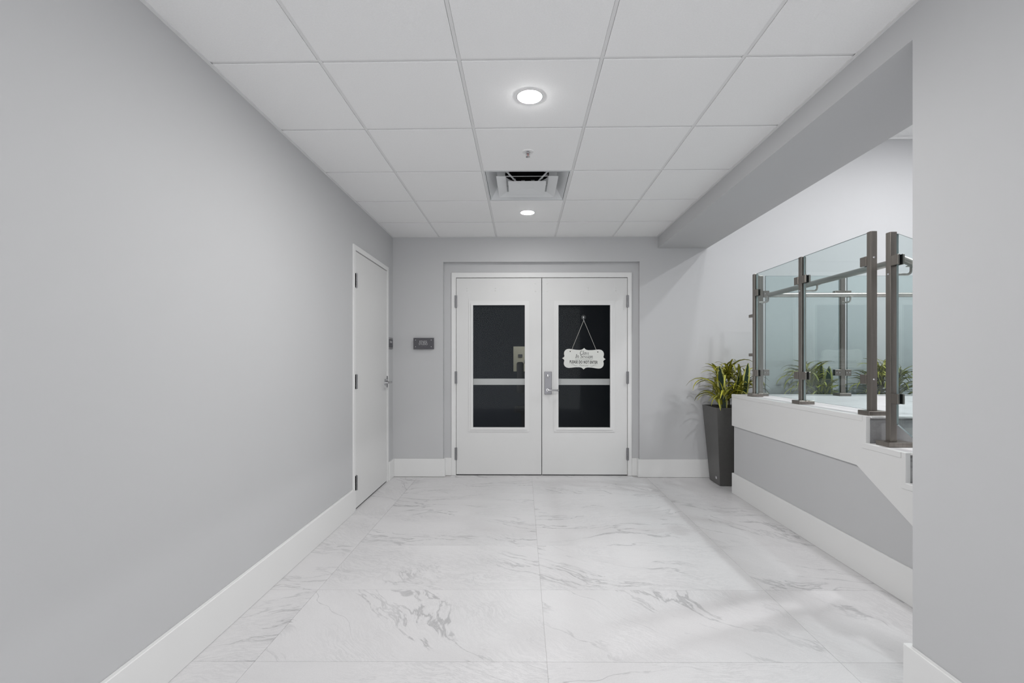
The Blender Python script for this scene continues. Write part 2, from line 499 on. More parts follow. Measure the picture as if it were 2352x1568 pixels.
# baseboards
BH, BT = 0.188, 0.020
def base(name, x0, x1, y0, y1, label, parent=None):
    o = MB().box(x0, x1, y0, y1, 0.0, BH, bev=0.0025).build(name, M['trimwhite'])
    return struct(o, label, 'baseboard')
base('baseboard_left', XL, XL + BT, YN, 3.838, 'tall white baseboard along the left wall up to the single door')
base('baseboard_left_end', XL, XL + BT, 4.842, YB, 'short white baseboard between single door and corner')
m = MB()
m.prism([(XL + BT, YB), (RX0, YB), (RX0, 5.09), (FX0, 5.09), (FX0, 5.07), (RX0 + BT, 5.07), (RX0 + BT, YB - BT), (XL + BT, YB - BT)][::-1], 'z', 0.0, BH, bev=0.0025)
struct(m.build('baseboard_back_left', M['trimwhite']), 'white baseboard on end wall left of the double doors', 'baseboard')
m = MB()
m.prism([(XW, YB), (RX1, YB), (RX1, 5.09), (FX1, 5.09), (FX1, 5.07), (RX1 - BT, 5.07), (RX1 - BT, YB - BT), (XW, YB - BT)], 'z', 0.0, BH, bev=0.0025)
struct(m.build('baseboard_back_right', M['trimwhite']), 'white baseboard on end wall behind the planters', 'baseboard')
m = MB()
m.prism([(XR, YN), (XR - BT, YN), (XR - BT, JY + BT), (XS, JY + BT), (XS, JY), (XR, JY)], 'z', 0.0, BH + 0.004, bev=0.0025)
struct(m.build('baseboard_right', M['trimwhite']), 'white baseboard wrapping the end of the near right wall', 'baseboard')
m = MB(); m.box(1.945, 1.959, 1.60, 4.44, 0, BH, bev=0.0025); m.box(1.959, XW - 0.01, 4.42, 4.44, 0, BH, bev=0.0025)
struct(m.build('baseboard_stair', M['trimwhite']), 'tall white baseboard below the low stair wall', 'baseboard')

# ------------------------------------------------------------------ suspended ceiling
m = MB(); m.box(XL - 0.1, XR + 0.02, YN, YB + 0.05, CZ + 0.28, CZ + 0.32)
ceil = m.build('ceiling', M['plenum'])
struct(ceil, 'white suspended ceiling of square lay-in tiles over the corridor', 'ceiling')
cxs = [XL, -0.882, -0.275, 0.343, 0.951, XR]
cys = [2.054 + 0.609 * k for k in range(-6, 5)] + [YB]
TG = 0.0095
cache = {}
DIFF_CELL = (2, cys.index(next(y for y in cys if abs(y - 3.272) < 0.01)))
for i in range(5):
    for j in range(len(cys) - 1):
        if (i, j) == DIFF_CELL: continue
        x0, x1, y0, y1 = cxs[i], cxs[i + 1], cys[j], cys[j + 1]
        e0 = TG - 0.001 if i else 0.0; e1 = TG - 0.001 if i < 4 else 0.0
        f1 = 0.0 if j == len(cys) - 2 else TG
        key = (i, round(y1 - y0, 3), f1)
        cxm, cym = (x0 + x1) / 2, (y0 + y1) / 2
        if key not in cache:
            w, d = x1 - x0, y1 - y0
            mb = MB()
            def sh(xa, xb, ya, yb): return [(xa, ya + SKC * xa), (xb, ya + SKC * xb), (xb, yb + SKC * xb), (xa, yb + SKC * xa)]
            mb.prism(sh(-w / 2 + e0, w / 2 - e1, -d / 2 + TG, d / 2 - f1), 'z', 0.0, 0.0105, bev=0.0012)
            mb.prism(sh(-w / 2 + 0.002, w / 2 - 0.002, -d / 2 + 0.002, d / 2 - 0.002), 'z', 0.010, 0.020)
            me = bpy.data.meshes.new('ceiling_tile'); mb.bm.to_mesh(me); mb.bm.free(); me.materials.append(M['ctile'])
            cache[key] = me
        o = bpy.data.objects.new('ceiling_tile', cache[key]); COL.objects.link(o)
        place(o, (cxm, cym + SKC * cxm, CZ), ceil)
for x in cxs[1:-1]:
    MB().box(x - 0.0075, x + 0.0075, YN, YB, CZ + 0.003, CZ + 0.009, bev=0.0005).build('main_tee', M['tee'], ceil)
for y in cys[:-1]:
    for i in range(5):
        a, b = cxs[i] + (0.0075 if i else 0), cxs[i + 1] - (0.0075 if i < 4 else 0)
        q = [(a, y - 0.0075 + SKC * a), (b, y - 0.0075 + SKC * b), (b, y + 0.0075 + SKC * b), (a, y + 0.0075 + SKC * a)]
        MB().prism(q, 'z', CZ + 0.0055, CZ + 0.0095).build('cross_tee', M['tee'], ceil)
AW = 0.016
MB().box(XL, XL + AW, YN, YB, CZ - 0.004, CZ - 0.0008).build('wall_angle', M['tee'], ceil)
MB().box(XR - AW, XR, YN, YB, CZ - 0.004, CZ - 0.0008).build('wall_angle', M['tee'], ceil)
MB().box(XL + AW, XR - AW, YB - AW, YB, CZ - 0.004, CZ - 0.0008).build('wall_angle', M['tee'], ceil)

# ------------------------------------------------------------------ downlights
def downlight(x, y, z, lens, r, label, group):
    t = empty('recessed_downlight', (x, y, z), label, 'ceiling light', group)
    MB().lathe([(r + 0.004, 0), (r + 0.004, 0.0008), (r, 0.0020), (r - 0.004, 0.0018), (r - 0.004, 0)], (x, y, z), '-z', 36).build('trim_ring', M['tee'], t, True)
    MB().lathe([(r - 0.003, 0.001), (r - 0.003, 0.0020), (r * 0.8, 0.0034), (r * 0.45, 0.0046), (0, 0.0050)], (x, y, z), '-z', 36).build('lens', M[lens], t, True)
    return t
downlight(0.036, 2.346, CZ, 'lens_hall_a', 0.063, 'glowing round downlight in the ceiling nearest the camera', 'corridor downlights')
downlight(0.044, 4.197, CZ, 'lens_hall_b', 0.062, 'smaller looking glowing round downlight beyond the air diffuser', 'corridor downlights')
downlight(0.036, 0.495, CZ, 'lens_hall_c', 0.063, 'round downlight in the corridor ceiling overhead, out of frame', 'corridor downlights')
downlight(0.036, -1.05, CZ, 'lens_hall_c', 0.063, 'round downlight in the corridor ceiling behind the camera', 'corridor downlights')
for (k_, x, y, lab) in (('a', 2.96, 3.10, 'round downlight above the stair landing'), ('b', 3.95, 3.45, 'round downlight above the far side of stairwell'), ('c', 2.14, 1.50, 'round downlight above the lower steps')):
    downlight(x, y, CZ2, 'lens_stair_' + k_, 0.065, lab, 'stairwell downlights')

# ------------------------------------------------------------------ sprinkler
sx, sy = 0.034, 2.965
t = empty('fire_sprinkler', (sx, sy, CZ), 'small white and chrome fire sprinkler head between downlight and diffuser', 'sprinkler')
MB().lathe([(0.036, 0), (0.036, 0.002), (0.030, 0.0045), (0.018, 0.0035), (0.018, 0)], (sx, sy, CZ), '-z', 28).build('escutcheon', M['tee'], t, True)
MB().lathe([(0.010, 0), (0.010, 0.014), (0.006, 0.016), (0, 0.016)], (sx, sy, CZ), '-z', 16).build('body', M['chrome'], t, True)
m = MB()
for s in (-1, 1):
    m.tube([(sx + s * 0.008, sy, CZ - 0.012), (sx + s * 0.011, sy, CZ - 0.020), (sx + s * 0.007, sy, CZ - 0.028), (sx, sy, CZ - 0.032)], 0.0022, 8)
m.build('frame_arms', M['chrome'], t, True)
MB().tube([(sx, sy, CZ - 0.012), (sx, sy, CZ - 0.029)], 0.0028, 10).build('bulb', M['bulb'], t, True)
MB().lathe([(0, 0.032), (0.013, 0.033), (0.013, 0.0345), (0, 0.036)], (sx, sy, CZ), '-z', 20).build('deflector', M['chrome'], t, True)

# ------------------------------------------------------------------ air diffuser
dx0, dx1 = cxs[2] + 0.009, cxs[3] - 0.009
dcx, dcy = (dx0 + dx1) / 2, (3.272 + 3.881) / 2
t = empty('air_diffuser', (dcx, dcy, CZ), 'square white stepped air diffuser with dark duct opening', 'air diffuser')
hs = 0.3005
MB().frustum(dcx, dcy, hs, CZ + 0.001, hs, CZ + 0.008, 0.007).build('outer_rim', M['diff'], t)
m = MB(); m.frustum(dcx, dcy, 0.290, CZ + 0.002, 0.225, CZ + 0.095)
m.build('outer_cone', M['diff'], t)
# throat plate with a round hole
m = MB(); tmp = bmesh.new()
nseg = 40; rh = 0.165; zz = CZ + 0.095; hsq = 0.225
inner = [tmp.verts.new((dcx + rh * math.cos(2 * PI * (k + 0.5) / nseg), dcy + rh * math.sin(2 * PI * (k + 0.5) / nseg), zz)) for k in range(nseg)]
def onsq(a):
    c, s = math.cos(a), math.sin(a); q = hsq / max(abs(c), abs(s)); return (dcx + c * q, dcy + s * q, zz)
outer = [tmp.verts.new(onsq(2 * PI * (k + 0.5) / nseg)) for k in range(nseg)]
for k in range(nseg):
    j = (k + 1) % nseg; tmp.faces.new((inner[k], inner[j], outer[j], outer[k]))
m._merge(tmp); m.build('throat_plate', M['diff'], t)
m = MB(); m.lathe([(rh, 0), (rh, 0.13), (0, 0.13)], (dcx, dcy, CZ + 0.093), 'z', 40); m.build('duct_collar', M['duct'], t)
for k in range(12):
    a = 2 * PI * k / 12 + 0.2
    MB().box(dcx + 0.15 * math.cos(a) - 0.014, dcx + 0.15 * math.cos(a) + 0.014, dcy + 0.15 * math.sin(a) - 0.014, dcy + 0.15 * math.sin(a) + 0.014, CZ + 0.10, CZ + 0.104).build('collar_tab', M['hinge'], t)
MB().frustum(dcx, dcy, 0.220, CZ - 0.002, 0.158, CZ + 0.020, 0.004).build('middle_cone', M['diff'], t)
m = MB(); m.frustum(dcx, dcy, 0.138, CZ - 0.006, 0.092, CZ + 0.010, 0.0)
tmp = bmesh.new()
bq = [tmp.verts.new((dcx + a * 0.138, dcy + b * 0.138, CZ - 0.006)) for a, b in ((-1, -1), (1, -1), (1, 1), (-1, 1))]
ap = [tmp.verts.new((dcx + a * 0.05, dcy + b * 0.05, CZ + 0.006)) for a, b in ((-1, -1), (1, -1), (1, 1), (-1, 1))]
for k in range(4): tmp.faces.new((bq[k], bq[(k + 1) % 4], ap[(k + 1) % 4], ap[k]))
tmp.faces.new(ap)
tq = [tmp.verts.new((dcx + a * 0.092, dcy + b * 0.092, CZ + 0.010)) for a, b in ((-1, -1), (1, -1), (1, 1), (-1, 1))]
tmp.faces.new(tq)
m._merge(tmp); m.build('centre_plate', M['diff'], t)
for a, b in ((-1, -1), (1, -1), (1, 1), (-1, 1)):
    MB().tube([(dcx + a * 0.08, dcy + b * 0.08, CZ + 0.011), (dcx + a * 0.19, dcy + b * 0.19, CZ + 0.088)], 0.006, 6).build('support_arm', M['diff'], t)

# ------------------------------------------------------------------ single door on the left wall
def hinge(parent, p, axis_out, h=0.12):
    """three-knuckle butt hinge; p = centre of the barrel"""
    x, y, z = p
    m = MB()
    for k in range(5):
        a = z - h / 2 + k * h / 5
        m.lathe([(0, 0.0006), (0.0085, 0.0006), (0.0085, h / 5 - 0.0006), (0, h / 5 - 0.0006)], (x, y, a), 'z', 12)
    o = m.build('hinge', M['hinge'], parent, True)
    m = MB()
    if axis_out == 'x': m.box(x - 0.012, x - 0.004, y - 0.024, y + 0.022, z - h / 2, z + h / 2, bev=0.001)
    else: m.box(x - 0.013, x + 0.013, y + 0.004, y + 0.012, z - h / 2, z + h / 2, bev=0.001)
    m.build('hinge_plate', M['hinge'], o)
    return o

FF = XL + 0.012
m = MB()
m.prism([(3.838, 0), (3.838, 2.178), (4.842, 2.178), (4.842, 0), (4.797, 0), (4.797, 2.137), (3.884, 2.137), (3.884, 0)], 'x', XL - 0.10, FF, bev=0.002)
struct(m.build('trim_1', M['trimwhite']), 'white steel frame of the single door on left wall', 'door frame')
m = MB(); m.box(XL - 0.045, XL + 0.004, 3.888, 4.793, 0.012, 2.131, bev=0.0015)
d1 = m.build('door_1', M['door'])
struct(d1, 'plain white single door in the left wall', 'door')
MB().box(XL - 0.04, XL - 0.002, 3.89, 4.791, 0.002, 0.013).build('bottom_gap_strip', M['gap'], d1)
for z in (1.887, 1.057, 0.227): hinge(d1, (XL + 0.016, 3.888, z), 'x')
hx, hy, hz = XL + 0.004, 4.735, 1.012
m = MB().lathe([(0, 0.010), (0.027, 0.010), (0.032, 0.006), (0.032, 0)], (hx, hy, hz), 'x', 28)
lv = m.build('lever_handle', M['chrome'], d1, True)
MB().tube([(hx + 0.008, hy, hz), (hx + 0.058, hy, hz), (hx + 0.064, hy - 0.006, hz), (hx + 0.064, hy - 0.10, hz), (hx + 0.058, hy - 0.108, hz), (hx + 0.024, hy - 0.112, hz)], 0.0095, 12).build('lever', M['chrome'], lv, True)
MB().lathe([(0, 0.02), (0.010, 0.02), (0.012, 0.018), (0.012, 0)], (hx + 0.006, hy, hz + 0.022), 'x', 16).build('key_cylinder', M['chrome'], lv, True)
MB().box(XL - 0.03, XL + 0.0155, 4.7935, 4.7965, hz - 0.055, hz + 0.06).build('strike_lip', M['hinge'], d1)

# ------------------------------------------------------------------ double doors
FY = 5.076
m = MB()
m.prism([(FX0, 0), (FX0, FZ), (FX1, FZ), (FX1, 0), (1.121, 0), (1.121, 2.114), (-0.712, 2.114), (-0.712, 0)], 'y', FY, 5.20, bev=0.002)
struct(m.build('trim_2', M['trimwhite']), 'white steel frame round the double doors', 'door frame')
DY = 5.084
def leaf(name, x0, x1, gx0, gx1, label):
    gz0, gz1 = 0.51, 1.822
    m = MB()
    z0, z1 = 0.010, 2.108
    m.box(x0, gx0, DY, DY + 0.045, z0, z1); m.box(gx1, x1, DY, DY + 0.045, z0, z1)
    m.box(gx0, gx1, DY, DY + 0.045, z0, gz0); m.box(gx0, gx1, DY, DY + 0.045, gz1, z1)
    bmesh.ops.remove_doubles(m.bm, verts=list(m.bm.verts), dist=1e-5)
    d = m.build(name, M['door'])
    struct(d, label, 'door')
    # glazing frame: flat flange and raised bead next to the pane
    w = 0.043
    m = MB()
    for (a, b, h0, h1) in ((w, 0.0, 0.0, 0.006), (0.020, -0.003, 0.0, 0.015)):
        ya, yb = DY - h1, DY + 0.012
        m.prism([(gx0 - a, gz0 - a), (gx0 - a, gz1 + a), (gx1 + a, gz1 + a), (gx1 + a, gz0 - a), (gx0 - a, gz0 - a + 1e-5),
                 (gx0 - b, gz0 - b), (gx1 + b, gz0 - b), (gx1 + b, gz1 + b), (gx0 - b, gz1 + b), (gx0 - b, gz0 - b - 1e-5)][:0] or
                [(gx0 - a, gz0 - a), (gx0 - b, gz0 - b), (gx0 - b, gz1 + b), (gx0 - a, gz1 + a)], 'y', ya, yb)
        m.prism([(gx1 + a, gz0 - a), (gx1 + b, gz0 - b), (gx1 + b, gz1 + b), (gx1 + a, gz1 + a)], 'y', ya, yb)
        m.prism([(gx0 - a, gz0 - a), (gx0 - b, gz0 - b), (gx1 + b, gz0 - b), (gx1 + a, gz0 - a)], 'y', ya, yb)
        m.prism([(gx0 - a, gz1 + a), (gx0 - b, gz1 + b), (gx1 + b, gz1 + b), (gx1 + a, gz1 + a)], 'y', ya, yb)
    m.build('glazing_frame', M['white'], d)
    MB().box(gx0 - 0.004, gx1 + 0.004, DY + 0.016, DY + 0.022, gz0 - 0.004, gz1 + 0.004).build('glass_pane', M['doorglass'], d)
    b = MB().box(x0 + 0.10, x1 - 0.08, DY + 0.075, DY + 0.105, 0.962, 1.030, bev=0.003).build('panic_bar', M['bar'], d)
    MB().box(x0 + 0.03, x0 + 0.11, DY + 0.047, DY + 0.12, 0.955, 1.037, bev=0.004).build('bar_end', M['hinge'], b)
    MB().box(x1 - 0.10, x1 - 0.03, DY + 0.047, DY + 0.12, 0.955, 1.037, bev=0.004).build('bar_end', M['hinge'], b)
    MB().box(x0 + 0.004, x1 - 0.004, DY + 0.004, DY + 0.04, 0.001, 0.0105).build('bottom_gap_strip', M['gap'], d)
    return d
d2 = leaf('door_2', -0.708, 0.2035, -0.531, 0.028, 'left white leaf of the double doors with dark glass')
d3 = leaf('door_3', 0.2105, 1.117, 0.381, 0.939, 'right white leaf of the double doors with lever lock and dark glass')
MB().box(0.198, 0.216, DY + 0.03, DY + 0.05, 0.012, 2.106).build('meeting_strip', M['gap'], d2)
for z in (1.858, 1.046, 0.232):
    hinge(d2, (-0.7115, FY - 0.008, z), 'y', 0.13)
    hinge(d3, (1.1200, FY - 0.008, z), 'y', 0.13)
def caps(d, pts):
    for (x, z) in pts:
        MB().lathe([(0, 0.003), (0.006, 0.0026), (0.008, 0)], (x, DY, z), '-y', 12).build('bolt_cap', M['door'], d, True)
def px(u, v): return ((u - 1200) * DY / 1092, 1.24 + (825 - v) * DY / 1092)
caps(d2, [px(1073, 661), px(1073, 667), px(1138, 661), px(1138, 667), px(1230, 651), px(1230, 669)])
caps(d3, [px(1257, 651), px(1257, 668), px(1351, 661), px(1351, 667), px(1414, 661), px(1414, 667)])
# lock with lever on the right leaf
lp = MB().box(0.234, 0.312, DY - 0.018, DY, 0.868, 1.110, bev=0.004, seg=2).build('lock_plate', M['lockplate'], d3)
MB().lathe([(0, 0.012), (0.012, 0.012), (0.0165, 0.009), (0.0165, 0)], (0.271, DY - 0.018, 1.063), '-y', 24).build('key_cylinder', M['chrome'], lp, True)
MB().tube([(0.268, DY - 0.015, 0.914), (0.268, DY - 0.060, 0.914), (0.273, DY - 0.066, 0.914), (0.372, DY - 0.066, 0.9125), (0.378, DY - 0.062, 0.9125), (0.381, DY - 0.04, 0.9125)], 0.0095, 14).build('lever', M['chrome'], lp, True)
MB().lathe([(0, 0.006), (0.016, 0.006), (0.018, 0)], (0.268, DY - 0.018, 0.914), '-y', 20).build('lever_rose', M['chrome'], lp, True)

# ------------------------------------------------------------------ hanging plaque on the glass
def arc(cx, cy, rx, ry, a0, a1, n=10):
    return [(cx + rx * math.cos(math.radians(a0 + (a1 - a0) * k / n)), cy + ry * math.sin(math.radians(a0 + (a1 - a0) * k / n))) for k in range(n + 1)]
# pen strokes of a slanted serif hand: (advance, [(points, thick, thin-at-ends)])
GLY = {
    'C': (0.74, [(arc(0.36, 0.5, 0.30, 0.50, 48, 312, 16), 0.13, True), ([(0.57, 0.98), (0.58, 0.74)], 0.05, False)]),
    'l': (0.33, [([(0.16, 1.05), (0.16, 0.10), (0.20, 0.02), (0.29, 0.06)], 0.11, False), ([(0.05, 1.02), (0.17, 1.04)], 0.05, False)]),
    'a': (0.56, [(arc(0.25, 0.31, 0.19, 0.31, 30, 330, 14), 0.10, True), ([(0.43, 0.62), (0.43, 0.10), (0.47, 0.02), (0.55, 0.06)], 0.11, False)]),
    's': (0.45, [(arc(0.22, 0.46, 0.14, 0.155, 30, 250, 8) + arc(0.21, 0.155, 0.155, 0.155, 75, -150, 8), 0.095, True)]),
    'I': (0.44, [([(0.22, 1.0), (0.22, 0.0)], 0.13, False), ([(0.06, 0.99), (0.38, 0.99)], 0.05, False), ([(0.06, 0.01), (0.38, 0.01)], 0.05, False)]),
    'n': (0.62, [([(0.12, 0.62), (0.12, 0.0)], 0.11, False), ([(0.02, 0.60), (0.12, 0.62)], 0.05, False), (arc(0.30, 0.40, 0.17, 0.22, 170, 0, 8) + [(0.47, 0.10), (0.51, 0.02), (0.59, 0.06)], 0.10, False)]),
    'S': (0.62, [(arc(0.31, 0.745, 0.22, 0.255, 30, 250, 9) + arc(0.29, 0.25, 0.24, 0.255, 75, -150, 9), 0.125, True), ([(0.51, 0.98), (0.52, 0.80)], 0.05, False), ([(0.07, 0.22), (0.07, 0.02)], 0.05, False)]),
    'e': (0.52, [([(0.09, 0.33), (0.42, 0.40)] + arc(0.26, 0.42, 0.16, 0.20, 0, 150, 8) + arc(0.27, 0.31, 0.20, 0.31, 165, 320, 9), 0.09, True)]),
    'i': (0.33, [([(0.16, 0.62), (0.16, 0.10), (0.20, 0.02), (0.29, 0.06)], 0.11, False), ([(0.05, 0.60), (0.17, 0.62)], 0.05, False), ([(0.16, 0.80), (0.16, 0.90)], 0.12, False)]),
    'o': (0.54, [(arc(0.27, 0.31, 0.20, 0.31, 0, 360, 16), 0.10, False)]),
    ' ': (0.32, []),
}
def serif_word(word, cap, at, parent, slant=0.22):
    """flat ink strokes facing -y, baseline centred at the given point"""
    m = MB(); tmp = bmesh.new()
    W = sum(GLY[c][0] for c in word) * cap
    x = -W / 2
    lift = 0.0
    for c in word:
        adv, strokes = GLY[c]
        for pts, th, taper in strokes:
            n = len(pts)
            L, Rr = [], []
            for i, (px_, pz_) in enumerate(pts):
                a = pts[max(0, i - 1)]; b = pts[min(n - 1, i + 1)]
                dx, dz = b[0] - a[0], b[1] - a[1]
                q = math.hypot(dx, dz) or 1.0
                w = th * 0.5 * ((0.45 + 0.55 * math.sin(PI * i / (n - 1))) if taper else 1.0)
                nx, nz = -dz / q * w, dx / q * w
                for lst, sg in ((L, 1), (Rr, -1)):
                    gx, gz = px_ + sg * nx, pz_ + sg * nz
                    lst.append(tmp.verts.new((at[0] + x + (gx + slant * gz) * cap, at[1] - lift, at[2] + gz * cap)))
            for i in range(n - 1):
                tmp.faces.new((L[i], Rr[i], Rr[i + 1], L[i + 1]))
            lift += 0.000004
        x += adv * cap
    m._merge(tmp)
    return m.build('lettering', M['ink'], parent)
cx, cz = px(1340.5, 823.5)
GY = DY + 0.004
cupx, cupz = px(1340.5, 728)
t = empty('suction_hook', (cupx, GY, cupz), 'clear suction cup hook stuck on the right door glass', 'hook')
MB().lathe([(0.027, 0), (0.026, 0.003), (0.015, 0.007), (0.007, 0.009), (0, 0.009)], (cupx, DY + 0.0155, cupz), '-y', 28).build('cup', M['cup'], t, True)
MB().lathe([(0, 0.006), (0.006, 0.005), (0.008, 0)], (cupx, DY + 0.0065, cupz), '-y', 16).build('knob', M['chrome'], t, True)
MB().tube([(cupx, DY + 0.004, cupz - 0.006), (cupx, DY + 0.002, cupz - 0.030), (cupx, DY - 0.004, cupz - 0.037), (cupx, DY - 0.009, cupz - 0.030)], 0.0016, 8).build('wire_hook', M['chrome'], t, True)
q = [(0, 155), (12, 143), (30, 130), (60, 124), (120, 126), (180, 134), (215, 137), (245, 132), (270, 115), (284, 90), (287, 66), (283, 45), (278, 32), (290, 14), (312, 0)]
S = 0.000742
quad = [(a * S, b * S) for a, b in q]
outline = quad + [(a, -b) for a, b in quad[-2::-1]] + [(-a, -b) for a, b in quad[1:]] + [(-a, b) for a, b in quad[-2:0:-1]]
PY = DY - 0.0105
cx += 0.0095
hookp = (cupx, DY - 0.007, cupz - 0.034)
t = empty('hanging_plaque', hookp, 'cream scalloped plaque reading Class In Session, hanging on the right door glass', 'sign')
MB().prism([(cx + a, cz + b) for a, b in outline], 'y', PY, PY + 0.004).build('board', M['plaque'], t)
for s in (-1, 1):
    MB().tube([hookp, (cx + s * 0.135, PY - 0.001, cz + 0.083)], 0.0019, 6).build('cord', M['cord'], t)
    MB().lathe([(0, 0.003), (0.005, 0.002), (0.006, 0)], (cx + s * 0.147, PY, cz + 0.075), '-y', 10).build('cord_knot', M['ink'], t)
ty = PY - 0.0004
serif_word('Class', 0.0385, (cx + 0.002, ty, cz + 0.0445), t)
serif_word('In Session', 0.0385, (cx, ty, cz + 0.0065), t)
MB().box(cx - 0.094, cx + 0.092, ty - 0.0003, ty + 0.0003, cz - 0.0075, cz - 0.0055).build('underline', M['ink'], t)
text_part('lettering', 'PLEASE DO NOT ENTER', 0.043, (cx - 0.002, ty, cz - 0.0375), M['ink'], t, offset=0.0011, extrude=0.0003, squeeze=0.585, space=1.12)
text_part('lettering', 'Thank you', 0.026, (cx - 0.001, ty, cz - 0.071), M['ink'], t, shear=0.35, offset=-0.0004, extrude=0.0003, squeeze=0.9)
t.rotation_euler = (0, 0.023, 0)
for s in (-1, 1):
    pts = [(cx + s * (0.066 + 0.07 * k / 10), ty, cz - 0.071 - 0.006 * math.sin(k / 10 * 2 * PI) ) for k in range(11)]
    MB().tube(pts, [0.0004 + 0.0009 * math.sin(PI * k / 10) for k in range(11)], 5).build('flourish', M['ink'], t)

# ------------------------------------------------------------------ wall signs
def wall_sign_back():
    x0, x1, z0, z1 = -1.150, -0.934, 1.347, 1.466
    t = empty('wall_sign', ((x0 + x1) / 2, YB, z0), 'charcoal FITNESS STUDIO sign on end wall left of the double doors', 'sign', 'room signs')
    MB().box(x0, x1, YB - 0.026, YB - 0.020, z0, z1, bev=0.0012).build('plate', M['signdark'], t)
    for x in (x0 + 0.022, x1 - 0.028):
        for z in (z0 + 0.026, z1 - 0.022):
            MB().lathe([(0, 0.030), (0.004, 0.0295), (0.0055, 0.027), (0.0055, 0)], (x, YB, z), '-y', 14).build('standoff_bolt', M['chrome'], t, True)
    cx = (x0 + x1) / 2 - 0.005
    text_part('lettering', 'FITNESS', 0.033, (cx, YB - 0.0265, 1.424), M['signtext'], t, offset=-0.0002, squeeze=0.72)
    text_part('lettering', 'STUDIO', 0.033, (cx, YB - 0.0265, 1.4005), M['signtext'], t, offset=-0.0002, squeeze=0.80)
    text_part('braille', '...:..:.  .::..:', 0.022, (cx, YB - 0.0264, 1.378), M['signfaint'], t, squeeze=0.8)
wall_sign_back()
t = empty('wall_sign', (XL, 4.93, 1.356), 'charcoal STORAGE sign on left wall between single door and corner', 'sign', 'room signs')
y0, y1, z0, z1 = 4.856, 5.006, 1.350, 1.463
MB().box(XL + 0.006, XL + 0.009, y0, y1, z0 + 0.011, z1 - 0.011, bev=0.001).build('plate', M['signdark'], t)
MB().box(XL, XL + 0.006, y0 + 0.002, y1 - 0.002, z0 + 0.004, z1 - 0.004).build('spacer', M['trimwhite'], t)
MB().box(XL, XL + 0.009, y0, y1, z0, z0 + 0.006).build('edge_strip', M['signdark'], t)
MB().box(XL, XL + 0.009, y0, y1, z1 - 0.006, z1).build('edge_strip', M['signdark'], t)
text_part('lettering', 'STORAGE', 0.030, (XL + 0.0095, 4.931, 1.420), M['signtext'], t, facing='x', squeeze=0.62)
text_part('braille', '.:.:', 0.02, (XL + 0.0094, 4.931, 1.382), M['signtext'], t, facing='x', squeeze=0.6)

# ------------------------------------------------------------------ staircase
RISE, TREAD, LZ, LY = 0.153, 0.280, 0.918, 2.715
SX0, SX1 = 1.970, XW - 0.002
st = empty('staircase', (3.2, 2.6, 0), 'stone landing and steps behind the white stringer', 'staircase')
MB().box(SX0, SX1, LY + 0.022, 4.40, 0.005, LZ - 0.022).build('landing_body', M['wall'], st)
lx = [SX0, 2.30, 3.50, SX1]; ly = [LY + 0.012, 3.32, 3.93, 4.42]
for i in range(3):
    for j in range(3):
        MB().box(lx[i] + 0.0008, lx[i + 1] - 0.0008, ly[j] + 0.0008, ly[j + 1] - 0.0008, LZ - 0.0215, LZ, bev=0.0006).build('landing_tile', M['floor'], st)
for k in range(6):
    zt = LZ - RISE * k
    yf = LY - TREAD * k
    MB().box(SX0, SX1, yf + 0.002, yf + 0.0215, zt - RISE + 0.001, zt - 0.022).build('riser', M['riser'], st)
    MB().box(SX0, SX1, yf - 0.012, yf + 0.0115, zt - 0.010, zt + 0.001, bev=0.001).build('nosing', M['trimwhite'], st)
    if k:
        MB().box(SX0, SX1, yf + 0.012, yf + TREAD, zt - 0.0215, zt, bev=0.0006).build('tread', M['floor'], st)
        MB().box(SX0, SX1, yf + 0.022, yf + TREAD, 0.005, zt - 0.022).build('step_body', M['wall'], st)

SF = 1.945
prof = [(4.44, 0.625), (4.44, LZ)]
for k in range(6):
    prof += [(LY - TREAD * k, LZ - RISE * k), (LY - TREAD * k, max(LZ - RISE * (k + 1), 0.0))]
prof = prof[:-1] + [(LY - TREAD * 5, 0.0), (2.79 - 0.625 / 0.5464, 0.0), (2.79, 0.625)]
sg = MB().prism(prof, 'x', SF, SX0, bev=0.0012).build('stair_stringer', M['white'])
tag(sg, 'white stepped stringer board along the side of the stair', 'stringer')
for k in range(4):
    ya = LY - TREAD * k + 0.028
    yb = 4.438 if k == 0 else LY - TREAD * (k - 1) + 0.028
    MB().box(SF - 0.0028, SF, ya, yb, LZ - RISE * k - 0.031, LZ - RISE * k - 0.001, bev=0.0009).build('nosing_board', M['white'], sg)

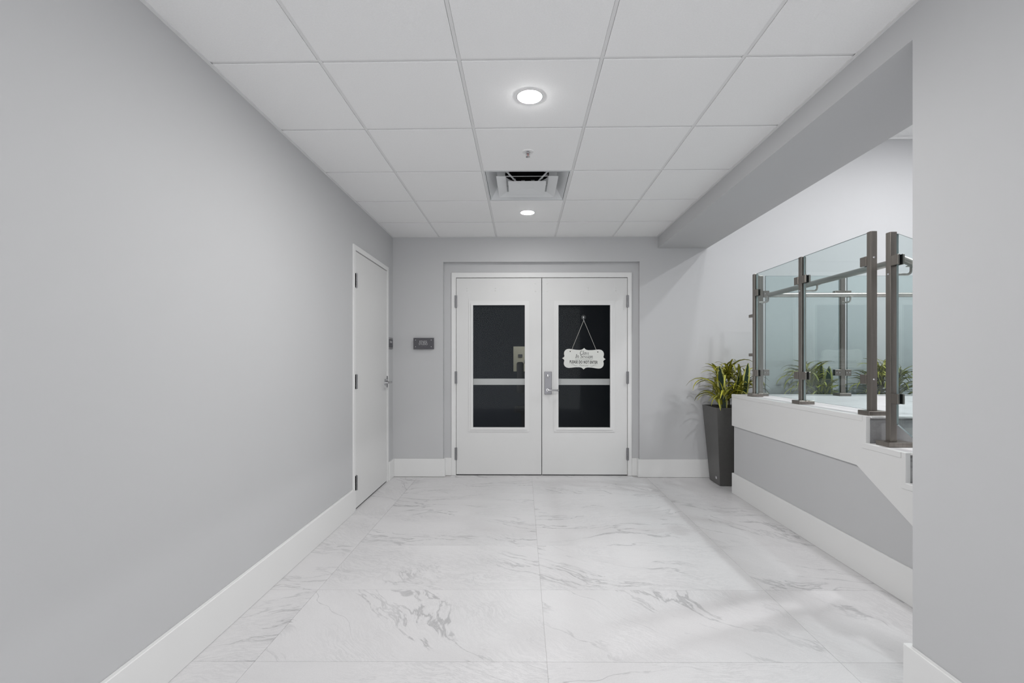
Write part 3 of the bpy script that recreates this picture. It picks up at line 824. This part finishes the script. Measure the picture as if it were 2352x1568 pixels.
# ------------------------------------------------------------------ glass railings
PS = 0.036
def post(parent, x, y, zb, zt, px0, px1, py0, py1, bolts=()):
    o = MB().box(x - PS / 2, x + PS / 2, y - PS / 2, y + PS / 2, zb + 0.02, zt, bev=0.0025, seg=2).build('post', M['steel'], parent)
    MB().box(px0, px1, py0, py1, zb, zb + 0.026, bev=0.002).build('base_plate', M['steel'], o)
    for (f, z) in bolts:
        c = {'-y': (x, y - PS / 2, z), '-x': (x - PS / 2, y, z)}[f]
        MB().lathe([(0, 0.004), (0.004, 0.0036), (0.0065, 0)], c, f, 14).build('bolt', M['chrome'], o, True)
    return o
def clamp(parent, axis, x, y, z, s, L=0.052, Hc=0.055):
    """two steel jaws with a black gasket gripping the glass; s = side of the post it points to"""
    if axis == 'y':
        a, b = sorted((y, y + s * L))
        o = MB().box(x - 0.021, x - 0.0085, a, b, z - Hc / 2, z + Hc / 2, bev=0.002).build('glass_clamp', M['steel'], parent)
        MB().box(x + 0.0085, x + 0.019, a, b, z - Hc / 2, z + Hc / 2, bev=0.002).build('clamp_jaw', M['steel'], o)
        MB().box(x - 0.0085, x - 0.0060, a + 0.001, b - 0.001, z - Hc / 2 + 0.001, z + Hc / 2 - 0.001).build('gasket', M['black'], o)
        MB().box(x + 0.0060, x + 0.0085, a + 0.001, b - 0.001, z - Hc / 2 + 0.001, z + Hc / 2 - 0.001).build('gasket', M['black'], o)
        c = y + s * 0.009
        e0, e1 = sorted((y, y + s * 0.014))
        MB().box(x - 0.0060, x + 0.0060, e0, e1, z - Hc / 2 + 0.001, z + Hc / 2 - 0.001).build('gasket', M['black'], o)
    else:
        a, b = sorted((x, x + s * L))
        o = MB().box(a, b, y - 0.021, y - 0.0085, z - Hc / 2, z + Hc / 2, bev=0.002).build('glass_clamp', M['steel'], parent)
        MB().box(a, b, y + 0.0085, y + 0.021, z - Hc / 2, z + Hc / 2, bev=0.002).build('clamp_jaw', M['steel'], o)
        for dy in (-0.0085, 0.0060):
            MB().box(a + 0.001, b - 0.001, y + dy, y + dy + 0.0025, z - Hc / 2 + 0.001, z + Hc / 2 - 0.001).build('gasket', M['black'], o)
        for dx in (0.010, 0.034):
            MB().lathe([(0, 0.003), (0.003, 0.0026), (0.005, 0)], (x + s * dx + s * 0.004, y - 0.021, z), '-y', 12).build('bolt', M['chrome'], o, True)
    return o
def glass_y(parent, x, poly):
    """pane in a plane of constant x, polygon in (y, z); edge faces are coloured dark, mid or pale to imitate how each catches light"""
    m = MB(); m.prism(poly, 'x', x - 0.0055, x + 0.0055)
    m.bm.normal_update()
    for f in m.bm.faces:
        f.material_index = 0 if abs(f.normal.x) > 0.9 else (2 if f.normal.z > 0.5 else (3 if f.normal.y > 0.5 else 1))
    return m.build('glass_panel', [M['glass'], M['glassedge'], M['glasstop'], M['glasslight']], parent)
def glass_x(parent, y, x0, x1, z0, z1):
    m = MB(); m.box(x0, x1, y - 0.0055, y + 0.0055, z0, z1)
    m.bm.normal_update()
    for f in m.bm.faces:
        f.material_index = 0 if abs(f.normal.y) > 0.9 else (2 if f.normal.z > 0.5 else (3 if f.normal.x > 0.5 else 1))  # edge colour follows facing, imitating how light falls on it
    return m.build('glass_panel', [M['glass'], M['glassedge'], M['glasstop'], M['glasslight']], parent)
def bracket(parent, p, d, rail, r=0.0065):
    """J-shaped arm leaving a post at p in direction d and turning up under the rail axis point"""
    p = Vector(p); d = Vector(d); rail = Vector(rail)
    L = (rail - p).dot(d)
    k = 0.022
    pts = [p, p + d * (L - k)]
    for a in (0.25, 0.5, 0.75, 1.0):
        an = a * PI / 2
        pts.append(p + d * (L - k + k * math.sin(an)) + Vector((0, 0, k * (1 - math.cos(an)))))
    end = p + d * L; end.z = rail.z - 0.017
    pts.append(end)
    o = MB().tube(pts, r, 10).build('rail_bracket', M['railsteel'], parent, True)
    ax = '-y' if abs(d.y) > 0.5 else 'x'
    MB().lathe([(0, 0.006), (0.012, 0.005), (0.014, 0)], p, ax, 18).build('rosette', M['railsteel'], o, True)
    MB().box(end.x - 0.012, end.x + 0.012, end.y - 0.022, end.y + 0.022, end.z - 0.004, end.z + 0.001, bev=0.001).build('saddle', M['railsteel'], o)
    return o

PX = 2.023
P3, P2, P1 = 2.775, 3.460, 4.150
RZh, RR, RXh = 1.796, 0.0195, 2.130
t = empty('glass_railing', (PX, 3.45, LZ), 'steel and glass railing along the landing edge above the white stringer', 'railing')
post(t, PX, P3, LZ, 1.979, 1.974, 2.084, 2.727, 2.823, [('-y', 1.827), ('-y', 1.124)])
post(t, PX, P2, LZ, 1.979, 1.974, 2.084, 3.412, 3.508, [('-x', 1.735)])
post(t, PX, P1, LZ, 1.979, 1.974, 2.068, 4.102, 4.198)
glass_y(t, PX, [(2.800, 0.946), (3.432, 0.946), (3.432, 1.979), (2.800, 1.979)])
glass_y(t, PX, [(3.486, 0.946), (4.122, 0.946), (4.122, 1.979), (3.486, 1.979)])
for z in (1.813, 1.123):
    clamp(t, 'y', PX, P3 + PS / 2, z, 1)
    clamp(t, 'y', PX, P2 - PS / 2, z, -1)
    clamp(t, 'y', PX, P2 + PS / 2, z, 1)
    clamp(t, 'y', PX, P1 - PS / 2, z, -1)
for z in (1.622, 1.280):
    MB().box(PX - 0.014, PX + 0.014, P1 + PS / 2, P1 + PS / 2 + 0.078, z - 0.013, z + 0.013, bev=0.0015).build('stub_bracket', M['steel'], t)
BRY = 4.132                      # axis of the handrail at the back of the landing
MB().tube([(RXh, 2.676, RZh), (RXh, BRY - 0.03, RZh), (RXh + 0.008, BRY - 0.008, RZh), (RXh + 0.03, BRY, RZh)], RR, 20).build('handrail', M['railsteel'], t, True)
bracket(t, (PX + PS / 2, P2, 1.735), (1, 0, 0), (RXh, P2, RZh))
bracket(t, (PX + PS / 2, P1 - 0.01, 1.735), (1, 0, 0), (RXh, P1 - 0.06, RZh))

t = empty('glass_railing', (PX, 2.2, 0.763), 'sloping glass railing starting at the post on the upper step', 'railing')
PY4 = 2.630
zt4 = LZ - RISE
post(t, PX, PY4, zt4, 1.936, 1.974, 2.108, 2.581, 2.680, [('-x', 1.707)])
sl = 0.5464
ya, yb = PY4 - 0.044, 1.93
glass_y(t, PX, [(ya, 0.890), (ya, 1.918), (yb, 1.918 - sl * (ya - yb)), (yb, 0.890 - sl * (ya - yb))])
clamp(t, 'y', PX, PY4 - PS / 2, 1.776, -1)
clamp(t, 'y', PX, PY4 - PS / 2, 1.027, -1)
MB().tube([(RXh, 2.677, RZh), (RXh, 1.75, RZh - sl * 0.927)], RR * 1.02, 20).build('handrail', M['railsteel'], t, True)
bracket(t, (PX + PS / 2, PY4, 1.705), (1, 0, 0), (RXh, PY4, RZh - 0.025))
z5 = LZ - RISE * 3
post(t, PX, 1.905, z5, z5 + 1.17, 1.974, 2.108, 1.875, 1.975)

GYb = 4.240
t = empty('glass_railing', (3.2, GYb, LZ), 'steel and glass railing across the back of the landing before the planters', 'railing')
xs = [2.110, 2.828, 3.546, 4.264]
for i, x in enumerate(xs):
    post(t, x, GYb, LZ, 1.979, x - 0.050, x + 0.050, GYb - 0.05, GYb + 0.05)
    if i: bracket(t, (x, GYb - PS / 2, 1.738), (0, -1, 0), (x, BRY, RZh))
bracket(t, (xs[0] + 0.004, GYb - PS / 2, 1.738), (0, -1, 0), (xs[0] + 0.055, BRY, RZh))
for a, b in zip(xs, xs[1:]):
    glass_x(t, GYb, a + 0.044, b - 0.026, 0.936, 1.979)
    for z in (1.818, 1.123):
        clamp(t, 'x', a + PS / 2, GYb, z, 1); clamp(t, 'x', b - PS / 2, GYb, z, -1)
MB().tube([(RXh + 0.03, BRY, RZh), (XW - 0.25, BRY, RZh)], RR, 20).build('handrail', M['railsteel'], t, True)

# ------------------------------------------------------------------ planters
def leaf_mesh(name, L, W, a0, bend, mat, seg=9, fold=0.18, tipw=0.12, twist=0.0, full=0.45):
    """narrow strap leaf growing from the origin in the local xz plane; 3 verts across, v-folded"""
    vs, fs, uv = [], [], []
    x = z = 0.0
    for i in range(seg + 1):
        s = i / seg
        an = a0 - bend * s ** 1.35
        w = W * (0.55 + 0.45 * min(1, s * 4)) * (1 - max(0.0, (s - full) / (1 - full)) ** 1.8 * (1 - tipw))
        nx, nz = -math.sin(an), math.cos(an)
        tw = twist * s
        for q in (-1, 0, 1):
            lift = abs(q) * w * fold
            yy = q * w * 0.5 * math.cos(tw); oz = q * w * 0.5 * math.sin(tw)
            vs.append((x + nx * (lift + oz), yy, z + nz * (lift + oz))); uv.append((0.5 + 0.5 * q, s))
        x += math.cos(an) * L / seg; z += math.sin(an) * L / seg
    for i in range(seg):
        for q in (0, 1):
            a = i * 3 + q
            fs.append((a, a + 1, a + 4, a + 3))
    me = bpy.data.meshes.new(name)
    me.from_pydata(vs, [], fs)
    ul = me.uv_layers.new(name='UVMap')
    for p in me.polygons:
        p.use_smooth = True
        for li in p.loop_indices:
            ul.data[li].uv = uv[me.loops[li].vertex_index]
    me.materials.append(mat)
    return me
LM = []
for k in range(18):
    LM.append(leaf_mesh('leaf', R.uniform(0.30, 0.46), R.uniform(0.023, 0.036), R.uniform(1.05, 1.5), R.uniform(1.4, 3.0), M['leaf'], twist=R.uniform(-0.5, 0.5)))
SM = [leaf_mesh('broad_leaf', L, W, 1.5, b, M['snake'], seg=12, fold=0.12, tipw=0.15, twist=tw, full=0.72) for L, W, b, tw in ((0.47, 0.080, 0.10, 0.3), (0.50, 0.062, 0.04, -0.2), (0.47, 0.050, 0.16, 0.5))]

def potted_plant(x, y, label, seed, rz):
    rr = random.Random(seed)
    t = empty('potted_plant', (x, y, 0), label, 'plant', 'potted plants along the end wall')
    hb, ht, H_ = 0.128, 0.184, 0.770
    m = MB(); tmp = bmesh.new()
    rings = []
    for (h, z) in ((hb, 0.004), (ht, H_), (ht - 0.012, H_), (ht - 0.016, H_ - 0.06)):
        rings.append([tmp.verts.new((x + a * h, y + b * h, z)) for a, b in ((-1, -1), (1, -1), (1, 1), (-1, 1))])
    for a, b in zip(rings, rings[1:]):
        for k in range(4): tmp.faces.new((a[k], a[(k + 1) % 4], b[(k + 1) % 4], b[k]))
    tmp.faces.new(rings[0])
    bmesh.ops.recalc_face_normals(tmp, faces=list(tmp.faces))
    ed = [e for e in tmp.edges if e.calc_length() > 0.1 and len(e.link_faces) == 2]
    bmesh.ops.bevel(tmp, geom=ed, offset=0.003, segments=2, profile=0.5, affect='EDGES')
    m._merge(tmp)
    pot = m.build('planter', M['pot'], t)
    MB().box(x - ht + 0.02, x + ht - 0.02, y - ht + 0.02, y + ht - 0.02, H_ - 0.075, H_ - 0.055).build('soil', M['soil'], t)
    MB().box(x - 0.1345, x - 0.125, y - 0.068, y - 0.036, 0.055, 0.078).build('maker_plate', M['signtext'], pot)
    # rosettes on short canes
    spots = [(-0.10, -0.10, 0.03, 34, 1.14), (-0.08, -0.01, 0.22, 34, 0.92), (0.03, 0.03, 0.30, 32, 0.82), (0.06, -0.09, 0.09, 26, 0.95), (0.12, 0.02, 0.18, 32, 0.96)]
    ca, sa = math.cos(rz), math.sin(rz)
    for (dx, dy, hh, n, sc) in spots:
        bx, by = x + dx * ca - dy * sa, y + dx * sa + dy * ca
        z0 = H_ - 0.06
        lean = (rr.uniform(-0.02, 0.02), rr.uniform(-0.02, 0.02))
        tip = (bx + lean[0], by + lean[1], z0 + hh + 0.02)
        MB().tube([(bx, by, z0 - 0.005), ((bx + tip[0]) / 2, (by + tip[1]) / 2, z0 + hh / 2), tip], 0.007, 8).build('cane', M['stem'], t, True)
        off = rr.uniform(0, 6.28)
        for k in range(n):
            o = bpy.data.objects.new('leaf', rr.choice(LM)); COL.objects.link(o)
            lev = k / n
            place(o, (tip[0], tip[1], tip[2] - 0.03 + 0.05 * lev), t)
            az = off + k * 2.399 + rr.uniform(-0.3, 0.3)
            s = sc * rr.uniform(0.8, 1.12)
            # a leaf that would run into the end wall or the landing swings round
            for tr in range(14):
                o.scale = (s, s, s)
                o.rotation_euler = (rr.uniform(-0.25, 0.25), rr.uniform(-0.15, 0.32) - 0.5 * lev, az)
                mw = Matrix.LocRotScale(ORG[o], o.rotation_euler, o.scale)
                pts = [mw @ v.co for v in o.data.vertices]
                if all(p.y < YB - 0.012 and not (p.y < 4.45 and p.z < LZ + 0.02 and p.x > 1.93) and not (p.y < 4.27 and p.x > 1.96) for p in pts): break
                az += 0.9; s *= 0.96
    for k, (dx, dy) in enumerate(((-0.085, -0.13), (0.10, -0.11), (0.045, -0.06))):
        bx, by = x + dx * ca - dy * sa, y + dx * sa + dy * ca
        o = bpy.data.objects.new('broad_leaf', SM[k]); COL.objects.link(o)
        place(o, (bx, by, H_ - 0.065), t)
        o.rotation_euler = (rr.uniform(-0.1, 0.1), rr.uniform(-0.06, 0.10), -PI / 2 + rr.uniform(-0.5, 0.5))
    return t
potted_plant(2.058, 4.795, 'yellow-green potted plant in tall grey planter beside the end of the stair', 5, 0.0)
potted_plant(2.88, 4.795, 'potted plant seen through the glass railing between its corner and middle posts', 8, 1.2)
potted_plant(3.62, 4.795, 'potted plant behind the glass railing next to the near grey wall', 21, 2.5)

# ------------------------------------------------------------------ dark studio behind the double doors
GX0, GX1, GY1, GZ = -3.2, 3.4, 8.60, 2.75
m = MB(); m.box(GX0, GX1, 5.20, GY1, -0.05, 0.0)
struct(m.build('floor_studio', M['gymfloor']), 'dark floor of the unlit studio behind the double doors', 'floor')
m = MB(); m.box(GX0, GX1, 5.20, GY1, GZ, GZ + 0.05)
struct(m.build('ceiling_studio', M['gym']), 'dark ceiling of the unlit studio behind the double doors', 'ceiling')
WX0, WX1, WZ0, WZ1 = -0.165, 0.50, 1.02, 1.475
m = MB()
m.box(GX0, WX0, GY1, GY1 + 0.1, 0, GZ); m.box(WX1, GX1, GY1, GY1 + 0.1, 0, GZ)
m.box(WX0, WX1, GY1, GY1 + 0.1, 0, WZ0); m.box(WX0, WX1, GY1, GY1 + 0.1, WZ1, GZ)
struct(m.build('wall_studio_back', M['gym']), 'dark far wall of the studio with an opening for the made-up lit window', 'wall')
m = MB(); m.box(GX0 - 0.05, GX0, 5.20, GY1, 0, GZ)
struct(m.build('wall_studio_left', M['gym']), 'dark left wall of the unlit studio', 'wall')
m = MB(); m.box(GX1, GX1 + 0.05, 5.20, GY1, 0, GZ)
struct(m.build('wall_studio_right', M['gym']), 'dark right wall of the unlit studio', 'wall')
w1 = MB().frustum((WX0 + WX1) / 2, 0, 0.01, 0, 0.01, 0.001).bm.free()
m = MB()
for (a, b, c, d) in ((WX0 - 0.03, WX0, WZ0 - 0.03, WZ1 + 0.03), (WX1, WX1 + 0.03, WZ0 - 0.03, WZ1 + 0.03), (WX0, WX1, WZ1, WZ1 + 0.03), (WX0, WX1, WZ0 - 0.03, WZ0)):
    m.box(a, b, GY1 - 0.015, GY1, c, d)
w1 = m.build('reflection_window', M['gym'])
struct(w1, 'made-up lit window standing in for a reflection in the left door glass', 'window')  # added opening that imitates a bright reflection in the glass
MB().box(WX0, WX1, GY1 + 0.04, GY1 + 0.045, WZ0, WZ1).build('reflection_window_pane', M['doorglass'], w1)
m = MB()
m.box(-1.0, 1.4, 9.9, 10.0, 0.3, 2.4); m.box(-1.0, 1.4, GY1 + 0.1, 9.9, 0.3, 0.35); m.box(-1.0, 1.4, GY1 + 0.1, 9.9, 2.35, 2.4)
m.box(-1.05, -1.0, GY1 + 0.1, 10.0, 0.3, 2.4); m.box(1.4, 1.45, GY1 + 0.1, 10.0, 0.3, 2.4)
struct(m.build('reflection_room', M['cream']), 'made-up cream room standing in for a reflection in the door glass', 'wall')  # made-up room, built to imitate what the glass reflects
downlight(0.2, 9.2, 2.349, 'lens_reflection', 0.10, 'added lamp that lights the made-up room imitating a reflection', 'added reflection lamp')  # added only to light the imitated reflection
o = MB().box(-0.09, 0.0, 9.885, 9.899, 1.285, 1.345, bev=0.002).build('wall_sign', M['signdark'])
tag(o, 'tiny grey sign standing in for one reflected in the door glass', 'sign')  # stands in for a sign reflected in the glass
t = empty('exercise_machine', (-0.02, 7.35, 0), 'dark exercise machine reconstructed from faint reflections in the left door glass', 'machine')  # made-up stand-in for faint reflected shapes
MB().box(-0.16, 0.24, 7.1, 7.7, 0.0, 0.05, bev=0.004).build('base_frame', M['pad'], t)
MB().box(0.05, 0.11, 7.42, 7.48, 0.05, 1.95, bev=0.004).build('upright_post', M['pad'], t)
MB().box(-0.09, 0.02, 7.28, 7.40, 0.72, 1.20, bev=0.03, seg=2).build('back_pad', M['pad'], t)
MB().box(-0.02, 0.06, 7.34, 7.44, 0.98, 1.02, bev=0.004).build('pad_arm', M['pad'], t)
MB().box(-0.12, 0.12, 7.12, 7.36, 0.44, 0.52, bev=0.02, seg=2).build('seat_pad', M['pad'], t)
MB().box(-0.02, 0.04, 7.22, 7.28, 0.05, 0.45, bev=0.004).build('seat_post', M['pad'], t)
for z in (1.18, 1.0):
    MB().tube([(0.06, 7.40, z), (0.03, 7.36, z), (0.03, 7.36, z + 0.05)], 0.006, 8).build('handle', M['chrome'], t, True)
